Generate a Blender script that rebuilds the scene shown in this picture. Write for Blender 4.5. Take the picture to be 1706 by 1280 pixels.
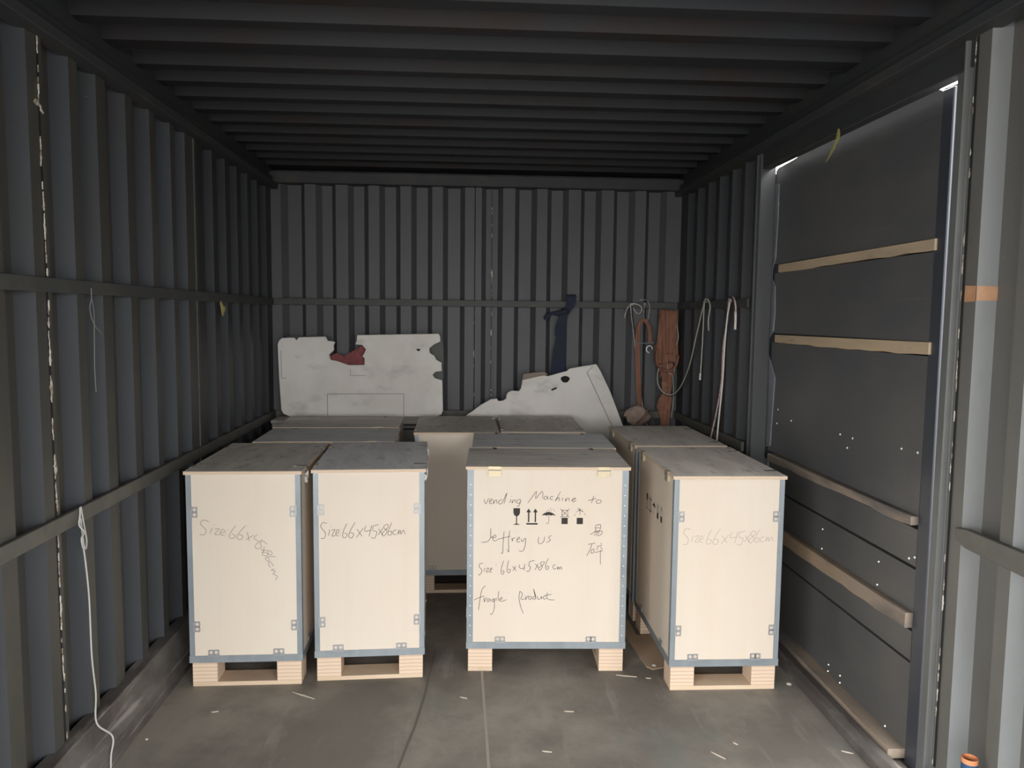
import bpy, math, random
from mathutils import Vector, Matrix
random.seed(7)
for o in list(bpy.data.objects): bpy.data.objects.remove(o)
C = bpy.context.scene.collection
sc = bpy.context.scene

# ------------------------------------------------------------------ camera
cam_d = bpy.data.cameras.new('camera')
cam = bpy.data.objects.new('camera', cam_d); C.objects.link(cam); sc.camera = cam
FPX, PITCH, YAW, ROLL, EYE = 1290.4, 0.0874, 0.0619, 0.0106, 1.465
cam_d.sensor_fit = 'HORIZONTAL'; cam_d.sensor_width = 36.0
cam_d.lens = FPX * 36.0 / 1706.0
cam_d.clip_start = 0.05; cam_d.clip_end = 300
fw = Vector((math.sin(YAW)*math.cos(PITCH), math.cos(YAW)*math.cos(PITCH), -math.sin(PITCH)))
rt = Vector((math.cos(YAW), -math.sin(YAW), 0)); up = rt.cross(fw)
c_, s_ = math.cos(ROLL), math.sin(ROLL)
rt2 = rt*c_ + up*s_; up2 = up*c_ - rt*s_
M = Matrix((rt2, up2, -fw)).transposed().to_4x4(); M.translation = Vector((0, 0, EYE))
cam.matrix_world = M

# ------------------------------------------------------------------ light: overcast sky through the open end and side openings shaped for light
w = bpy.data.worlds.new('sky'); sc.world = w; w.use_nodes = True
nt = w.node_tree; nt.nodes.clear()
out = nt.nodes.new('ShaderNodeOutputWorld'); bg = nt.nodes.new('ShaderNodeBackground')
tc = nt.nodes.new('ShaderNodeTexCoord'); sep = nt.nodes.new('ShaderNodeSeparateXYZ'); rmp = nt.nodes.new('ShaderNodeValToRGB')
rmp.color_ramp.elements[0].position = 0.0; rmp.color_ramp.elements[0].color = (0.45, 0.45, 0.45, 1)
rmp.color_ramp.elements[1].position = 1.0; rmp.color_ramp.elements[1].color = (1.0, 1.0, 1.0, 1)
nt.links.new(tc.outputs['Generated'], sep.inputs[0]); nt.links.new(sep.outputs['Z'], rmp.inputs[0])
nt.links.new(rmp.outputs[0], bg.inputs[0]); nt.links.new(bg.outputs[0], out.inputs[0])
bg.inputs[1].default_value = 16.8
def portal(loc, rot, sx, sy):
    l = bpy.data.lights.new('portal', 'AREA'); l.shape = 'RECTANGLE'; l.size = sx; l.size_y = sy
    l.cycles.is_portal = True
    o = bpy.data.objects.new('portal', l); C.objects.link(o); o.location = loc; o.rotation_euler = rot
YOPEN, YSIDE, YSIDER = -3.2, 0.90, 0.30      # unseen wall ends; side openings shaped for the light they let in
portal((0.1, YOPEN-0.02, 1.15), (math.pi/2, 0, 0), 2.62, 2.3)
portal((-1.25, (YOPEN+YSIDE)/2, 1.15), (0, -math.pi/2, 0), 2.3, YSIDE-YOPEN)
portal((1.44, (YOPEN+YSIDER)/2, 1.15), (0, math.pi/2, 0), 2.3, YSIDER-YOPEN)
sc.view_settings.view_transform = 'Standard'; sc.view_settings.look = 'None'
sc.view_settings.gamma = 1; sc.view_settings.use_curve_mapping = False
sc.view_settings.exposure = 0.0
sc.cycles.diffuse_bounces = 6; sc.cycles.max_bounces = 10

# ------------------------------------------------------------------ materials
def mat(name, col, rough=0.6, spots=(), metal=0.0, bump=0.0, bscale=60, stretch=(1,1,1), spec=0.4, rnd=0.0):
    """spots: (scale, stretch, colour, low, high, amount): a noise mask mixing a second colour in"""
    m = bpy.data.materials.new(name); m.use_nodes = True; t = m.node_tree; b = t.nodes['Principled BSDF']
    b.inputs['Roughness'].default_value = rough; b.inputs['Metallic'].default_value = metal
    b.inputs['Specular IOR Level'].default_value = spec
    tcn = t.nodes.new('ShaderNodeTexCoord'); oi = t.nodes.new('ShaderNodeObjectInfo')
    mul = t.nodes.new('ShaderNodeMath'); mul.operation = 'MULTIPLY'; mul.inputs[1].default_value = 37.0
    t.links.new(oi.outputs['Random'], mul.inputs[0])
    add = t.nodes.new('ShaderNodeVectorMath'); add.operation = 'ADD'
    t.links.new(tcn.outputs['Object'], add.inputs[0]); t.links.new(mul.outputs[0], add.inputs[1])
    cur = None
    rgb = t.nodes.new('ShaderNodeRGB'); rgb.outputs[0].default_value = (*col, 1); cur = rgb.outputs[0]
    for (sca, st, c2, lo, hi, amt) in spots:
        mp = t.nodes.new('ShaderNodeMapping'); mp.inputs['Scale'].default_value = st
        nz = t.nodes.new('ShaderNodeTexNoise'); nz.inputs['Scale'].default_value = sca; nz.inputs['Detail'].default_value = 5
        nz.inputs['Roughness'].default_value = 0.62
        mr = t.nodes.new('ShaderNodeMapRange'); mr.inputs[1].default_value = lo; mr.inputs[2].default_value = hi; mr.inputs[4].default_value = amt
        mx = t.nodes.new('ShaderNodeMix'); mx.data_type = 'RGBA'
        t.links.new(add.outputs[0], mp.inputs[0]); t.links.new(mp.outputs[0], nz.inputs[0]); t.links.new(nz.outputs[0], mr.inputs[0])
        t.links.new(mr.outputs[0], mx.inputs[0]); t.links.new(cur, mx.inputs[6]); mx.inputs[7].default_value = (*c2, 1)
        cur = mx.outputs[2]
    if rnd:
        hs = t.nodes.new('ShaderNodeHueSaturation'); mr = t.nodes.new('ShaderNodeMapRange')
        mr.inputs[3].default_value = 1-rnd; mr.inputs[4].default_value = 1+rnd
        t.links.new(oi.outputs['Random'], mr.inputs[0]); t.links.new(mr.outputs[0], hs.inputs['Value']); t.links.new(cur, hs.inputs['Color']); cur = hs.outputs[0]
    t.links.new(cur, b.inputs['Base Color'])
    if bump:
        mp = t.nodes.new('ShaderNodeMapping'); mp.inputs['Scale'].default_value = stretch
        nz = t.nodes.new('ShaderNodeTexNoise'); nz.inputs['Scale'].default_value = bscale; nz.inputs['Detail'].default_value = 6
        bp = t.nodes.new('ShaderNodeBump'); bp.inputs['Strength'].default_value = bump; bp.inputs['Distance'].default_value = 0.004
        t.links.new(add.outputs[0], mp.inputs[0]); t.links.new(mp.outputs[0], nz.inputs[0]); t.links.new(nz.outputs[0], bp.inputs['Height']); t.links.new(bp.outputs[0], b.inputs['Normal'])
    return m
one = (1, 1, 1)
scratch = (9, (1.0, 6, 22), (0.42, 0.43, 0.42), 0.715, 0.73, 0.9)
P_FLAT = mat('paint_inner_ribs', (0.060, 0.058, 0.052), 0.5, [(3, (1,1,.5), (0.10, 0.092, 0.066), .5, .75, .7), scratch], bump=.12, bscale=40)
P_REC = mat('paint_recesses', (0.049, 0.053, 0.060), 0.58, [(2.5, (1,1,.35), (0.040, 0.040, 0.037), .45, .7, .6), (9, (8, 1, 20), (0.42, 0.43, 0.42), 0.73, 0.745, 0.8)], bump=.1, bscale=40, spec=.18)
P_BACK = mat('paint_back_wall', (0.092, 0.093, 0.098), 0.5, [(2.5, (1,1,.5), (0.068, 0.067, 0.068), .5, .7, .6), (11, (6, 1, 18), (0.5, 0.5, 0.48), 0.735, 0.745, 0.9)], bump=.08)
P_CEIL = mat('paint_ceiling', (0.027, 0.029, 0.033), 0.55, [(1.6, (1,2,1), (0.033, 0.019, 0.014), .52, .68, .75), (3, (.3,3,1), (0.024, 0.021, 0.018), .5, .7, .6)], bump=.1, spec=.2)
P_BEAM = mat('paint_beams', (0.040, 0.042, 0.045), 0.55, [(5, (1,.4,1), (0.075, 0.068, 0.052), .5, .75, .7)], bump=.12)
P_RAIL = mat('rail_dusty_paint', (0.060, 0.061, 0.058), 0.55, [(7, one, (0.12, 0.11, 0.085), .5, .8, .6), (30, one, (0.16, 0.07, 0.04), .68, .72, .6)], bump=.15)
P_KICK = mat('kick_beam_worn_paint', (0.13, 0.12, 0.108), 0.5, [(4, (1,.6,1), (0.06, 0.050, 0.047), .45, .6, .8), (7, (2,.4,7), (0.30, 0.28, 0.265), .56, .68, .75)], bump=.3, bscale=30, stretch=(2,.4,5))
P_NEAR = mat('near_panel_ribs_lit', (0.125, 0.122, 0.112), 0.45, [(3, (1,1,.5), (0.10, 0.093, 0.08), .45, .7, .8), scratch], bump=.08)  # wall colour lightened to carry the stronger light on the near panel
P_NEARR = mat('near_panel_flanks_lit', (0.23, 0.24, 0.24), 0.4, [(3, (1,1,.4), (0.17, 0.17, 0.16), .45, .7, .7)], bump=.05)  # lighter still: the light caught by the rib flanks, put into their colour
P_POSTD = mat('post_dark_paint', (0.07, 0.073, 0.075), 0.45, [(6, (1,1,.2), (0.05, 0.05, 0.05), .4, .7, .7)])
P_FAR = mat('far_panel_ribs_dimmed', (0.036, 0.036, 0.036), 0.5, [(3, (1,1,.5), (0.05, 0.047, 0.04), .5, .75, .7), scratch], bump=.1)  # wall colour darkened to carry the fall-off of light towards the back
P_FARR = mat('far_panel_flanks_dimmed', (0.036, 0.039, 0.043), 0.5, [(2.5, (1,1,.35), (0.03, 0.029, 0.028), .45, .7, .6)], bump=.1, spec=.15)  # flanks of the far panels, with the same dimming in the colour
P_RAILD = mat('rail_lower_dusty', (0.105, 0.102, 0.088), 0.6, [(7, one, (0.16, 0.15, 0.12), .5, .8, .7), (12, one, (0.06, 0.058, 0.05), .55, .7, .6)], bump=.15)
P_POST = mat('post_grey_paint', (0.15, 0.155, 0.15), 0.4, [(6, (1,1,.2), (0.10, 0.10, 0.092), .4, .7, .7)], bump=.05)
P_DOOR = mat('door_sheet', (0.085, 0.085, 0.086), 0.40, [(2.2, (1,1,1.6), (0.115, 0.112, 0.102), .42, .7, .8), (5, (1,.25,9), (0.14, 0.14, 0.135), .62, .75, .45)], bump=.06)
P_BLUE = mat('door_frame_blue', (0.045, 0.050, 0.064), 0.35, [(6, one, (0.05, 0.055, 0.06), .4, .7, .7), (14, (1,1,.6), (0.25, 0.33, 0.42), .7, .78, .5)])
P_EDGE = mat('door_edge_angle', (0.20, 0.21, 0.23), 0.4, [(6, one, (0.12, 0.13, 0.14), .4, .7, .7), (20, one, (0.5, 0.45, 0.36), .66, .7, .7)])
WOOD_B = mat('batten_wood', (0.50, 0.38, 0.25), 0.7, [(4, (1,.3,3), (0.30, 0.24, 0.18), .42, .75, .8), (9, (1,.5,2), (0.12, 0.10, 0.08), .64, .78, .7)], bump=.2, stretch=(1,.1,1))
WOOD_D = mat('batten_wood_dirty', (0.27, 0.215, 0.165), 0.7, [(3, (1,.6,2.5), (0.10, 0.095, 0.09), .44, .62, .9), (2, (1,.4,1), (0.36, 0.25, 0.155), .58, .7, .8)], bump=.3)
FLOOR = mat('floor_worn', (0.27, 0.245, 0.21), 0.62, [(1.7, one, (0.15, 0.135, 0.117), .40, .60, .9), (6, one, (0.13, 0.115, 0.10), .52, .75, .7),
     (5, (3,.5,1), (0.30, 0.285, 0.25), .58, .75, .6), (30, one, (0.36, 0.33, 0.28), .7, .78, .5), (2.2, (1.6,1,1), (0.16, 0.18, 0.16), .55, .7, .55)], bump=.25, bscale=45)
SEAM = mat('floor_seam_light', (0.33, 0.30, 0.26), 0.6); SEAMD = mat('floor_seam_dark', (0.13, 0.115, 0.10), 0.7)
PLY = mat('plywood_face', (0.68, 0.60, 0.50), 0.55, [(2.2, (1,1,.6), (0.66, 0.555, 0.45), .4, .7, .7), (26, (1,1,.03), (0.64, 0.54, 0.43), .5, .75, .35), (7, one, (0.50, 0.45, 0.40), .69, .80, .35)], rnd=.03)
LID_B = mat('lid_brown_ply', (0.84, 0.77, 0.68), 0.6, [(3, (1,4,1), (0.66, 0.59, 0.52), .42, .62, .8), (9, (1,2,1), (0.40, 0.35, 0.31), .57, .70, .75), (20, (.2,6,1), (0.68, 0.61, 0.53), .5, .75, .4)], rnd=.08)
LID_G = mat('lid_grey_ply', (0.88, 0.87, 0.84), 0.6, [(3, (1,5,1), (0.72, 0.71, 0.68), .44, .60, .8), (10, (1,2,1), (0.46, 0.45, 0.43), .56, .70, .75), (20, (.2,6,1), (0.80, 0.785, 0.75), .5, .75, .4)], rnd=.06)
def plyedge(name, light, dark, n):
    m = bpy.data.materials.new(name); m.use_nodes = True; t = m.node_tree; b = t.nodes['Principled BSDF']; b.inputs['Roughness'].default_value = .7
    tcn = t.nodes.new('ShaderNodeTexCoord'); wv = t.nodes.new('ShaderNodeTexWave'); wv.bands_direction = 'Z'; wv.inputs['Scale'].default_value = n
    wv.inputs['Distortion'].default_value = .8; wv.inputs['Detail'].default_value = 3; wv.inputs['Detail Scale'].default_value = 2
    r = t.nodes.new('ShaderNodeValToRGB'); r.color_ramp.elements[0].color = (*dark, 1); r.color_ramp.elements[1].color = (*light, 1)
    r.color_ramp.elements[0].position = .1; r.color_ramp.elements[1].position = .6
    t.links.new(tcn.outputs['Object'], wv.inputs[0]); t.links.new(wv.outputs[0], r.inputs[0]); t.links.new(r.outputs[0], b.inputs['Base Color'])
    return m
EDGE = plyedge('ply_edge', (0.70, 0.56, 0.42), (0.50, 0.36, 0.25), 55)
BLOCK = plyedge('laminated_block', (0.70, 0.55, 0.41), (0.60, 0.43, 0.31), 21)
BOARDW = mat('pallet_board', (0.66, 0.52, 0.37), .7, [(5, (1,.3,1), (0.50, 0.36, 0.25), .4, .7, .7)])
STEEL = mat('galvanised_strip', (0.27, 0.305, 0.325), 0.42, [(12, (1,1,.15), (0.38, 0.41, 0.43), .4, .7, .6), (5, one, (0.20, 0.23, 0.25), .5, .7, .5)], metal=.35)
STEEL2 = mat('clip_steel', (0.40, 0.40, 0.41), 0.4, metal=.5)
RIVET = mat('rivet', (0.85, 0.86, 0.86), 0.3, metal=.3)
BRASS = mat('hinge_brass', (0.50, 0.43, 0.29), 0.4, [(20, one, (0.45, 0.36, 0.24), .5, .7, .6)], metal=.6)
HDARK = mat('latch_dark_steel', (0.12, 0.11, 0.10), 0.4, [(40, one, (0.7, 0.68, 0.62), .55, .6, .8)], metal=.5)
INK = mat('pen_ink', (0.045, 0.04, 0.04), 0.7); INKF = mat('pencil_faint', (0.36, 0.31, 0.26), 0.8); INKM = mat('pencil_mid', (0.20, 0.17, 0.15), 0.8)
PRINT = mat('stencil_black', (0.022, 0.016, 0.014), 0.6)
WHITEB = mat('dirty_white_board', (0.80, 0.76, 0.71), 0.7, [(2, one, (0.68, 0.64, 0.58), .42, .62, .85), (4, (1,1,1.6), (0.46, 0.43, 0.39), .54, .70, .65), (16, one, (0.28, 0.26, 0.24), .69, .76, .6)], bump=.15, bscale=20)
PALEB = mat('grey_box', (0.42, 0.40, 0.37), .7, [(4, one, (0.33, 0.31, 0.29), .4, .7, .7)])
REDC = mat('dusty_red_cloth', (0.30, 0.095, 0.095), .9, [(8, one, (0.17, 0.05, 0.055), .45, .65, .8)], bump=.3)
GREENS = mat('grey_green_sheet', (0.12, 0.125, 0.11), .7)
CARD = mat('cardboard', (0.42, 0.31, 0.215), .85, [(3, one, (0.33, 0.25, 0.18), .4, .7, .8)])
FOAM = mat('sealant_flakes', (0.60, 0.57, 0.50), .9, [(30, one, (0.25, 0.17, 0.10), .45, .6, .9)])
BLACK = mat('dark_gap_filler', (0.012, 0.011, 0.011), .8)
ROPEL = mat('rope_light', (0.55, 0.50, 0.46), .9, [(60, (1,1,1), (0.2, 0.16, 0.14), .5, .6, .8)])
ROPEG = mat('cable_grey_green', (0.42, 0.42, 0.35), .8); ROPED = mat('rope_dark', (0.03, 0.025, 0.025), .8)
ROPEP = mat('rope_pink', (0.62, 0.47, 0.46), .9, [(50, one, (0.35, 0.2, 0.2), .5, .62, .8)]); ROPEW = mat('rope_white', (0.70, 0.67, 0.62), .9)
STRAP = mat('brown_strap', (0.30, 0.135, 0.083), .8, [(14, (6,1,.5), (0.15, 0.07, 0.045), .42, .62, .85), (12, one, (0.46, 0.28, 0.19), .6, .75, .6)], bump=.4, bscale=30)
BAGM = mat('tan_bag', (0.33, 0.25, 0.20), .9, [(9, one, (0.17, 0.11, 0.09), .45, .65, .8)], bump=.5, bscale=25)
BLUEC = mat('blue_cloth', (0.028, 0.034, 0.062), .9, [(6, one, (0.03, 0.04, 0.045), .4, .65, .8)], bump=.5, bscale=25)
CORD = mat('cord_white', (0.46, 0.45, 0.42), .8); STRING = mat('string_grey', (0.22, 0.22, 0.21), .9)
LEAF = mat('dry_leaf', (0.42, 0.36, 0.14), .8); LEAFG = mat('leaf_yellow_green', (0.34, 0.33, 0.10), .8)
ORANGE = mat('orange_patch', (0.42, 0.19, 0.09), .5, [(6, (1,1,1), (0.55, 0.38, 0.24), .45, .65, .7)])
TUBEO = mat('tube_blue_sleeve', (0.03, 0.075, 0.16), .35); TUBEI = mat('tube_orange_core', (0.65, 0.25, 0.11), .7)
SPLINT = mat('splinter_pale', (0.62, 0.55, 0.44), .8)
GROUND = mat('yard_concrete', (0.20, 0.20, 0.20), .8, [(1, one, (0.16, 0.16, 0.16), .4, .7, .8)])
PEB = mat('pebble_pale', (0.45, 0.43, 0.38), .8)

# ------------------------------------------------------------------ mesh helpers
class MB:
    def __init__(s): s.v = []; s.f = []; s.m = []
    def face(s, pts, mi=0):
        n = len(s.v); s.v += [tuple(p) for p in pts]; s.f.append(tuple(range(n, n+len(pts)))); s.m.append(mi)
    def box(s, x0, x1, y0, y1, z0, z1, mi=0, mt=None, X=None):
        n = len(s.v)
        p = [(x0,y0,z0),(x1,y0,z0),(x1,y1,z0),(x0,y1,z0),(x0,y0,z1),(x1,y0,z1),(x1,y1,z1),(x0,y1,z1)]
        if X: p = [tuple(X @ Vector(q)) for q in p]
        s.v += p
        for k, f in enumerate([(0,3,2,1),(4,5,6,7),(0,1,5,4),(2,3,7,6),(1,2,6,5),(3,0,4,7)]):
            s.f.append(tuple(n+i for i in f)); s.m.append(mt if (mt is not None and k < 2) else mi)
        return s
    def prism(s, poly, fn, d0, d1, mi=0, mside=None, side_m=None):
        """poly: 2-D outline; fn(a, b, d) -> 3-D point"""
        n = len(s.v); k = len(poly)
        s.v += [tuple(fn(a, b, d0)) for a, b in poly] + [tuple(fn(a, b, d1)) for a, b in poly]
        s.f.append(tuple(n+i for i in range(k))[::-1]); s.m.append(mi)
        s.f.append(tuple(n+k+i for i in range(k))); s.m.append(mi)
        for i in range(k):
            j = (i+1) % k; s.f.append((n+i, n+j, n+k+j, n+k+i))
            s.m.append(side_m[i] if side_m else (mi if mside is None else mside))
        return s
    def tube(s, pts, r, seg=6, mi=0, flat=1.0):
        pts = [Vector(p) for p in pts]; n0 = len(s.v); N = len(pts); prev = None
        for i, p in enumerate(pts):
            t = (pts[min(i+1, N-1)] - pts[max(i-1, 0)]).normalized()
            if prev is None:
                a = Vector((0,0,1)) if abs(t.z) < .9 else Vector((1,0,0)); prev = t.cross(a).normalized()
            u = (prev - t*prev.dot(t)).normalized(); prev = u; v = t.cross(u)
            rr = r(i/(N-1)) if callable(r) else r
            for k in range(seg):
                a = 2*math.pi*k/seg; s.v.append(tuple(p + u*math.cos(a)*rr + v*math.sin(a)*rr*flat))
        for i in range(N-1):
            for k in range(seg):
                a = n0+i*seg+k; b = n0+i*seg+(k+1) % seg; s.f.append((a, b, b+seg, a+seg)); s.m.append(mi)
        s.f.append(tuple(n0+k for k in range(seg))[::-1]); s.m.append(mi)
        s.f.append(tuple(n0+(N-1)*seg+k for k in range(seg))); s.m.append(mi)
        return s
    def band(s, pts, wd, th=.0025, mi=0):
        '''flat webbing whose path runs in a plane x = const (width along x), or follows x drift'''
        pts = [Vector(p) for p in pts]; N = len(pts); n0 = len(s.v)
        for i, p in enumerate(pts):
            t = (pts[min(i+1, N-1)] - pts[max(i-1, 0)]).normalized(); w_ = (wd(i/(N-1)) if callable(wd) else wd)/2
            X = (Vector((1,0,0)) - t*t.x).normalized(); nrm = X.cross(t)
            for q in (X*w_+nrm*th/2, X*w_*.5+nrm*th*.9, -X*w_*.5+nrm*th*.3, -X*w_+nrm*th*.7, -X*w_-nrm*th/2, X*w_-nrm*th/2): s.v.append(tuple(p+q))
        for i in range(N-1):
            for k in range(6):
                a = n0+i*6+k; b = n0+i*6+(k+1) % 6; s.f.append((a, b, b+6, a+6)); s.m.append(mi)
        s.f.append(tuple(n0+k for k in range(6))[::-1]); s.m.append(mi); s.f.append(tuple(n0+(N-1)*6+k for k in range(6))); s.m.append(mi)
        return s
    def build(s, name, mats, parent=None, smooth=False, loc=None):
        me = bpy.data.meshes.new(name); me.from_pydata(s.v, [], s.f)
        for m in (mats if isinstance(mats, (list, tuple)) else [mats]): me.materials.append(m)
        me.polygons.foreach_set('material_index', s.m)
        if smooth: me.polygons.foreach_set('use_smooth', [True]*len(s.f))
        me.update()
        o = bpy.data.objects.new(name, me); C.objects.link(o)
        if loc: o.location = loc
        if parent: o.parent = parent
        return o
def tag(o, label=None, cat=None, group=None, kind=None):
    for k, v in (('label', label), ('category', cat), ('group', group), ('kind', kind)):
        if v: o[k] = v
    return o
def empty(name, loc=(0,0,0), rz=0):
    o = bpy.data.objects.new(name, None); C.objects.link(o); o.location = loc; o.rotation_euler = (0,0,rz); o.empty_display_size = .1
    return o
def smooth_pts(p, n=6, closed=False):
    p = [Vector(q) for q in p]; r = []; N = len(p)
    for i in range(N if closed else N-1):
        g = (lambda k: p[k % N]) if closed else (lambda k: p[max(0, min(N-1, k))])
        a, b, c, d = g(i-1), g(i), g(i+1), g(i+2)
        for k in range(n):
            t = k/n; r.append(.5*((2*b) + (c-a)*t + (2*a-5*b+4*c-d)*t*t + (3*b-a-3*c+d)*t**3))
    if not closed: r.append(p[-1])
    return r
def bevel(o, w_, seg=1):
    m = o.modifiers.new('bevel', 'BEVEL'); m.width = w_; m.segments = seg; m.limit_method = 'ANGLE'; return o

# ================================================================== THE CONTAINER
XL, XR, YB, ZC = -1.20, 1.38, 4.95, 2.36
DEP = 0.05
def corr_profile(a0, a1, rec, near=.03, far=.022):
    """(a, depth) polyline along a sheet: 0 on the inner ribs, DEP in the recesses; and a material index per segment"""
    P = [(a0, 0)]; Mi = []
    for s, e in rec:
        if s < a0-1e-6 or e > a1+1e-6: continue
        P += [(s, 0), (s+near, DEP), (e-far, DEP), (e, 0)]; Mi += [0, 1, 0, 1]
    P.append((a1, 0)); Mi.append(0)
    return P, Mi
def sheet(name, a0, a1, rec, fn, z0, z1, mats, parent, back=.012, **k):
    P, Mi = corr_profile(a0, a1, rec, **k)
    poly = P + [(a1, DEP+back), (a0, DEP+back)]
    return MB().prism(poly, fn, z0, z1, 0, side_m=Mi+[0, 0, 0]).build(name, mats, parent)

# floor
fl = empty('floor'); tag(fl, kind='structure')
MB().box(-1.27, 1.46, YOPEN, 5.02, -.05, 0).build('floor_sheet', FLOOR, fl)
def strip(pts, wd, h, name, m, parent):
    b = MB()
    for (xa, ya), (xb, yb) in zip(pts, pts[1:]):
        b.face([(xa-wd/2, ya, h), (xa+wd/2, ya, h), (xb+wd/2, yb, h), (xb-wd/2, yb, h)])
        b.face([(xa-wd/2, ya, 0), (xa-wd/2, ya, h), (xb-wd/2, yb, h), (xb-wd/2, yb, 0)])
        b.face([(xa+wd/2, ya, h), (xa+wd/2, ya, 0), (xb+wd/2, yb, 0), (xb+wd/2, yb, h)])
    return b.build(name, m, parent)
strip([(.092, YOPEN), (.086, 2.4), (.079, 3.06), (.07, 4.9)], .010, .0015, 'floor_seam', SEAM, fl)
strip([(-.25, 1.5), (-.207, 2.41), (-.188, 2.55), (-.170, 2.66), (-.146, 2.9), (-.12, 3.3)], .009, .0012, 'floor_seam', SEAMD, fl)
gr = MB().box(-40, 40, -60, 60, -.25, -.15).build('ground', GROUND); tag(gr, kind='structure')

# left wall
wl = empty('wall_left'); tag(wl, kind='structure')
fnL = lambda a, d, z: (XL - d, a, z)
recL = [(.90,1.03),(1.10,1.23),(1.30,1.43),(1.50, 1.61), (1.71, 1.84), (1.90, 2.045), (2.115, 2.262), (2.345, 2.494), (2.545, 2.668), (2.735, 2.887), (2.945, 3.098), (3.15, 3.305), (3.352, 3.472),
        (3.70, 3.83), (3.90, 4.03), (4.10, 4.23), (4.30, 4.43), (4.50, 4.63), (4.70, 4.83)]
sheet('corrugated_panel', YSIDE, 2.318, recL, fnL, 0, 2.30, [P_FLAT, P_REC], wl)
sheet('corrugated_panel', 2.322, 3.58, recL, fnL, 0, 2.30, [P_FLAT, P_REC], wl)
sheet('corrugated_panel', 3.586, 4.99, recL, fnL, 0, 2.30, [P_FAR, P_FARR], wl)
bevel(MB().box(XL, XL+.012, YSIDE, 4.95, 1.520, 1.562).build('upper_rail', P_RAIL, wl), .002)
bevel(MB().box(XL, XL+.016, YSIDE, 4.95, .812, .860).build('lower_rail', P_RAILD, wl), .002)
kb = MB().prism([(XL-.02, 0), (-1.125, 0), (-1.128, .075), (-1.150, .100), (-1.165, .165), (XL-.02, .165)], lambda a, b, d: (a, d, b), YSIDE, 4.95).build('kick_beam', P_KICK, wl)
bevel(kb, .003, 2)
MB().box(XL-.003, XL+.006, 3.568, 3.592, .165, 2.23).build('joint_strip', P_RAIL, wl)
b = MB(); random.seed(3)
def flakes(b, fn, z0, z1, dens=1.0):
    z = z0
    while z < z1:
        big = random.random() < .12
        L = random.uniform(.010, .035) if not big else random.uniform(.04, .07)
        if random.random() < .85*dens:
            w_ = random.uniform(.0020, .0046)*(1.9 if big else 1); cx = random.uniform(-.002, .002) + .003*math.sin(z*9)
            n = 9; poly = []
            for i in range(n):
                t = i/(n-1); poly.append((cx + w_*random.uniform(.2, 1.2)*math.sin(math.pi*(t*.86+.07)), z + L*t))
            for i in range(n-2, 0, -1):
                t = i/(n-1); poly.append((cx - w_*random.uniform(.1, 1.1)*math.sin(math.pi*t), z + L*t))
            b.prism(poly, fn, 0, random.uniform(.0015, .004))
        z += L*random.uniform(.6, 1.2) + (random.uniform(0, .03) if random.random() < .3 else 0)
flakes(b, lambda a, z, d: (XL+.0005+d, 2.322+a+.012*(z-1)*-.3, z), .17, 2.22)
for (yy, zz) in ((2.30, 2.045), (2.305, 2.05), (2.318, 2.043), (2.33, 2.03)):
    b.prism([(-.008, 0), (.008, -.006), (.009, 0), (-.006, .006)], lambda a, z, d, yy=yy, zz=zz: (XL+.0005+d, yy+a, zz+z), 0, .003)
b.build('sealant_seam', FOAM, wl)['kind'] = 'stuff'
MB().box(XL-.004, XL+.0006, 2.3145, 2.3255, .165, 2.23).build('seam_groove', BLACK, wl)

# back wall: every second flat stands back, the flanks between them fall dark
wb = empty('wall_back'); tag(wb, kind='structure')
dk = [(-1.139,-1.105), (-1.023,-.993), (-.925,-.894), (-.832,-.803), (-.728,-.698), (-.633,-.601), (-.534,-.503), (-.434,-.403), (-.336,-.305), (-.235,-.205), (-.138,-.107), (-.03,.0), (.105,.135), (.209,.239),
      (.315,.345), (.422,.454), (.520,.551), (.623,.655), (.733,.763), (.834,.865), (.944,.974), (1.048,1.080), (1.150,1.180), (1.253,1.284)]
def back_sheet(d, a0, a1, lead):
    P = [(a0, 0 if lead == 0 else DEP)]; st = lead
    for s, e in d:
        P += [(s, DEP if st else 0), (e, 0 if st else DEP)]; st = 1-st
    P.append((a1, DEP if st else 0)); return P
for nm, dd, a0, a1, lead in (('a', dk[:12], -1.27, .060, 0), ('b', dk[12:], .066, 1.46, 0)):
    P = back_sheet(dd, a0, a1, lead); poly = P + [(a1, DEP+.03), (a0, DEP+.03)]
    MB().prism(poly, lambda a, d, z: (a, YB+d, z), 0, 2.33).build('corrugated_panel', P_BACK, wb)
bevel(MB().box(XL, XR, YB-.012, YB, 1.522, 1.563).build('upper_rail', P_RAIL, wb), .002)
bevel(MB().box(XL, XR, YB-.016, YB, .812, .860).build('lower_rail', P_RAILD, wb), .002)
bevel(MB().box(-1.27, 1.46, YB-.045, YB+.06, 2.265, 2.335).build('header_beam', P_BEAM, wb), .004)
bevel(MB().box(-1.2, 1.38, YB-.05, YB, 0, .165).build('kick_beam', P_KICK, wb), .004)
b = MB(); flakes(b, lambda a, z, d: (.170+a*.8, YB-.0005-d, z), .9, 2.2, .45); flakes(b, lambda a, z, d: (.062+a*.6, YB-.0005-d, z), .95, 1.5, .3)
b.build('sealant_seam', FOAM, wb)['kind'] = 'stuff'
MB().box(.1685, .1715, YB-.001, YB+.002, .165, 2.26).build('seam_groove', BLACK, wb)

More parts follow.
